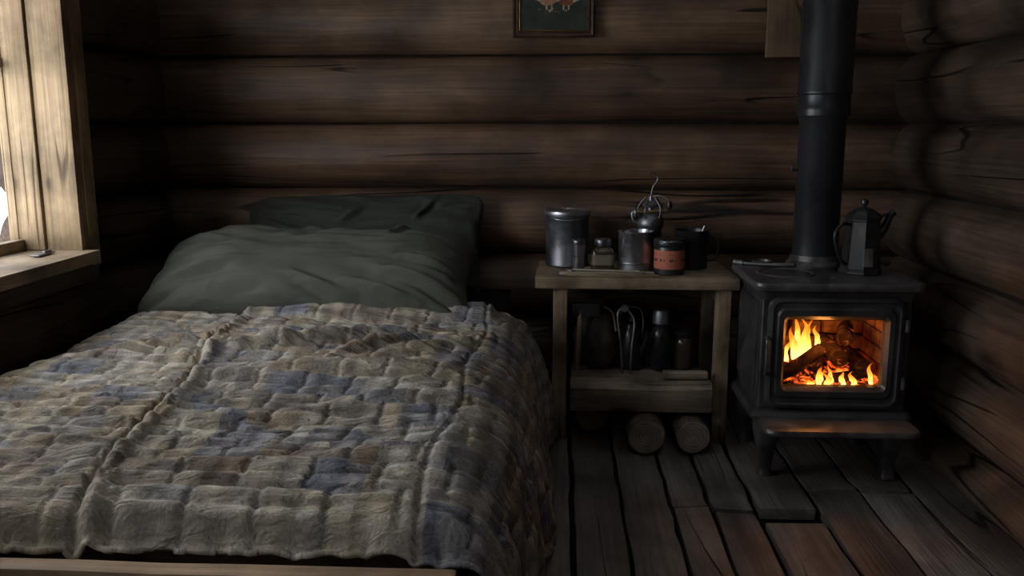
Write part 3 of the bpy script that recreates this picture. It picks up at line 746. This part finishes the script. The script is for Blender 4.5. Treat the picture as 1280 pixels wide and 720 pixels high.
# ---------------------------------------------------------------- picture
pf=group('framed_painting',(-.03,3.512,1.69),(math.radians(3),0,0))
M_fr=wood('picture_frame_wood',(.04,.02,.013),(.08,.043,.026),(.13,.075,.045),'X',3,.45)
W,H=.315,.425
ringloft('frame',[(W,H,.004,.01),(W,H,.004,-.010),(W-.012,H-.012,.004,-.018),(W-.03,H-.03,.004,-.014),(W-.04,H-.04,.004,-.017),(W-.05,H-.05,.003,-.006)],M_fr,pf)
ringloft('gilt_slip',[(W-.048,H-.048,.003,-.009),(W-.054,H-.054,.003,-.010),(W-.058,H-.058,.003,-.004)],M_brass,pf)
def canvas():
    m=NT('painted_canvas'); n=m.noise(m.coord((1,1,1)),14,6,.6,.6)
    z=m.n('SeparateXYZ',{0:m.coord((1,1,1))}).outputs[2]
    c=m.ramp(n,[(.3,(.015,.021,.013)),(.5,(.03,.043,.028)),(.7,(.065,.07,.042))])
    g_=m.n('MapRange',{'Value':z,'From Min':.0,'From Max':.2,'To Min':0,'To Max':1}).outputs[0]
    c=m.mix(g_,c,(.07,.09,.075)); return m.pr(c,.5)
box('canvas',(0,0,0),(W-.05,.008,H-.05),canvas(),pf,0)
M_p1=simple('paint_ochre',(.36,.19,.09),.6,0,.6,40); M_p2=simple('paint_cream',(.45,.38,.28),.6,0,.4,50); M_p3=simple('paint_rust',(.22,.07,.035),.6,0,.5,50)
def poly(n,pts,m,y=-.0052):
    bm=bmesh.new(); bm.faces.new([bm.verts.new((a,y,b)) for a,b in pts]); bobj(n,bm,m,pf)
def ell(cx,cz_,a,b,r=0,n=20): return [(cx+a*math.cos(t)*math.cos(r)-b*math.sin(t)*math.sin(r),cz_+a*math.cos(t)*math.sin(r)+b*math.sin(t)*math.cos(r)) for t in [2*math.pi*k/n for k in range(n)]]
for k,(dx,dz,fl,mm) in enumerate(((-.020,-.072,1,M_p1),(.045,-.075,-1,M_p3))):
    poly('bird_body_%d'%k,ell(dx,dz,.034,.022,.2*fl),mm,-.0050-.0004*k)
    poly('bird_neck_%d'%k,[(dx+.02*fl,dz),(dx+.032*fl,dz+.045),(dx+.044*fl,dz+.045),(dx+.036*fl,dz-.008)],M_p2,-.0062-.0004*k)
    poly('bird_head_%d'%k,ell(dx+.04*fl,dz+.05,.010,.009),mm,-.0066-.0004*k)
    poly('bird_tail_%d'%k,[(dx-.024*fl,dz+.008),(dx-.062*fl,dz+.042),(dx-.055*fl,dz+.0),(dx-.03*fl,dz-.01)],M_p2,-.0070-.0004*k)
    for q_ in (-.008,.012): poly('bird_leg_%d_%d'%(k,int(q_*1000)),[(dx+q_-.002,dz-.018),(dx+q_+.002,dz-.018),(dx+q_+.004,dz-.036),(dx+q_-.003,dz-.036)],M_p2,-.0074)
for k in range(9):
    rr=random.Random(k+40); poly('meadow_dab_%d'%k,ell(rr.uniform(-.06,.06),rr.uniform(-.118,-.105),rr.uniform(.004,.008),rr.uniform(.002,.004),0,8),[M_p1,M_p2,M_p3][k%3],-.0055)

# ---------------------------------------------------------------- light
w=bpy.data.worlds.new('World'); bpy.context.scene.world=w; w.use_nodes=True
nt=w.node_tree; bg=nt.nodes['Background']; bg.inputs[0].default_value=(.93,.96,1.0,1); bg.inputs[1].default_value=6.4
def portal(name,loc,rot,sx_,sy_):
    l=bpy.data.lights.new(name,'AREA'); l.shape='RECTANGLE'; l.size=sx_; l.size_y=sy_; l.cycles.is_portal=True
    o=bpy.data.objects.new(name,l); COL.objects.link(o); o.location=loc; o.rotation_euler=rot
for nm,Wn in (('window_1_portal',WIN),('added_fill_window_portal',WF)):
    portal(nm,(-1.80,(Wn[0]+Wn[1])/2,(Wn[2]+Wn[3])/2),(0,-math.pi/2,0),Wn[3]-Wn[2],Wn[1]-Wn[0])
bpy.context.scene.view_settings.view_transform='Standard'

# ---------------------------------------------------------------- camera
cd=bpy.data.cameras.new('camera'); cam=bpy.data.objects.new('camera',cd); COL.objects.link(cam)
cd.sensor_width=36; cd.lens=36*1100/1280; cd.clip_start=.05
cam.location=(0,0,1.15); cam.rotation_euler=(math.radians(90-10.56),0,math.radians(3.1))
bpy.context.scene.camera=cam
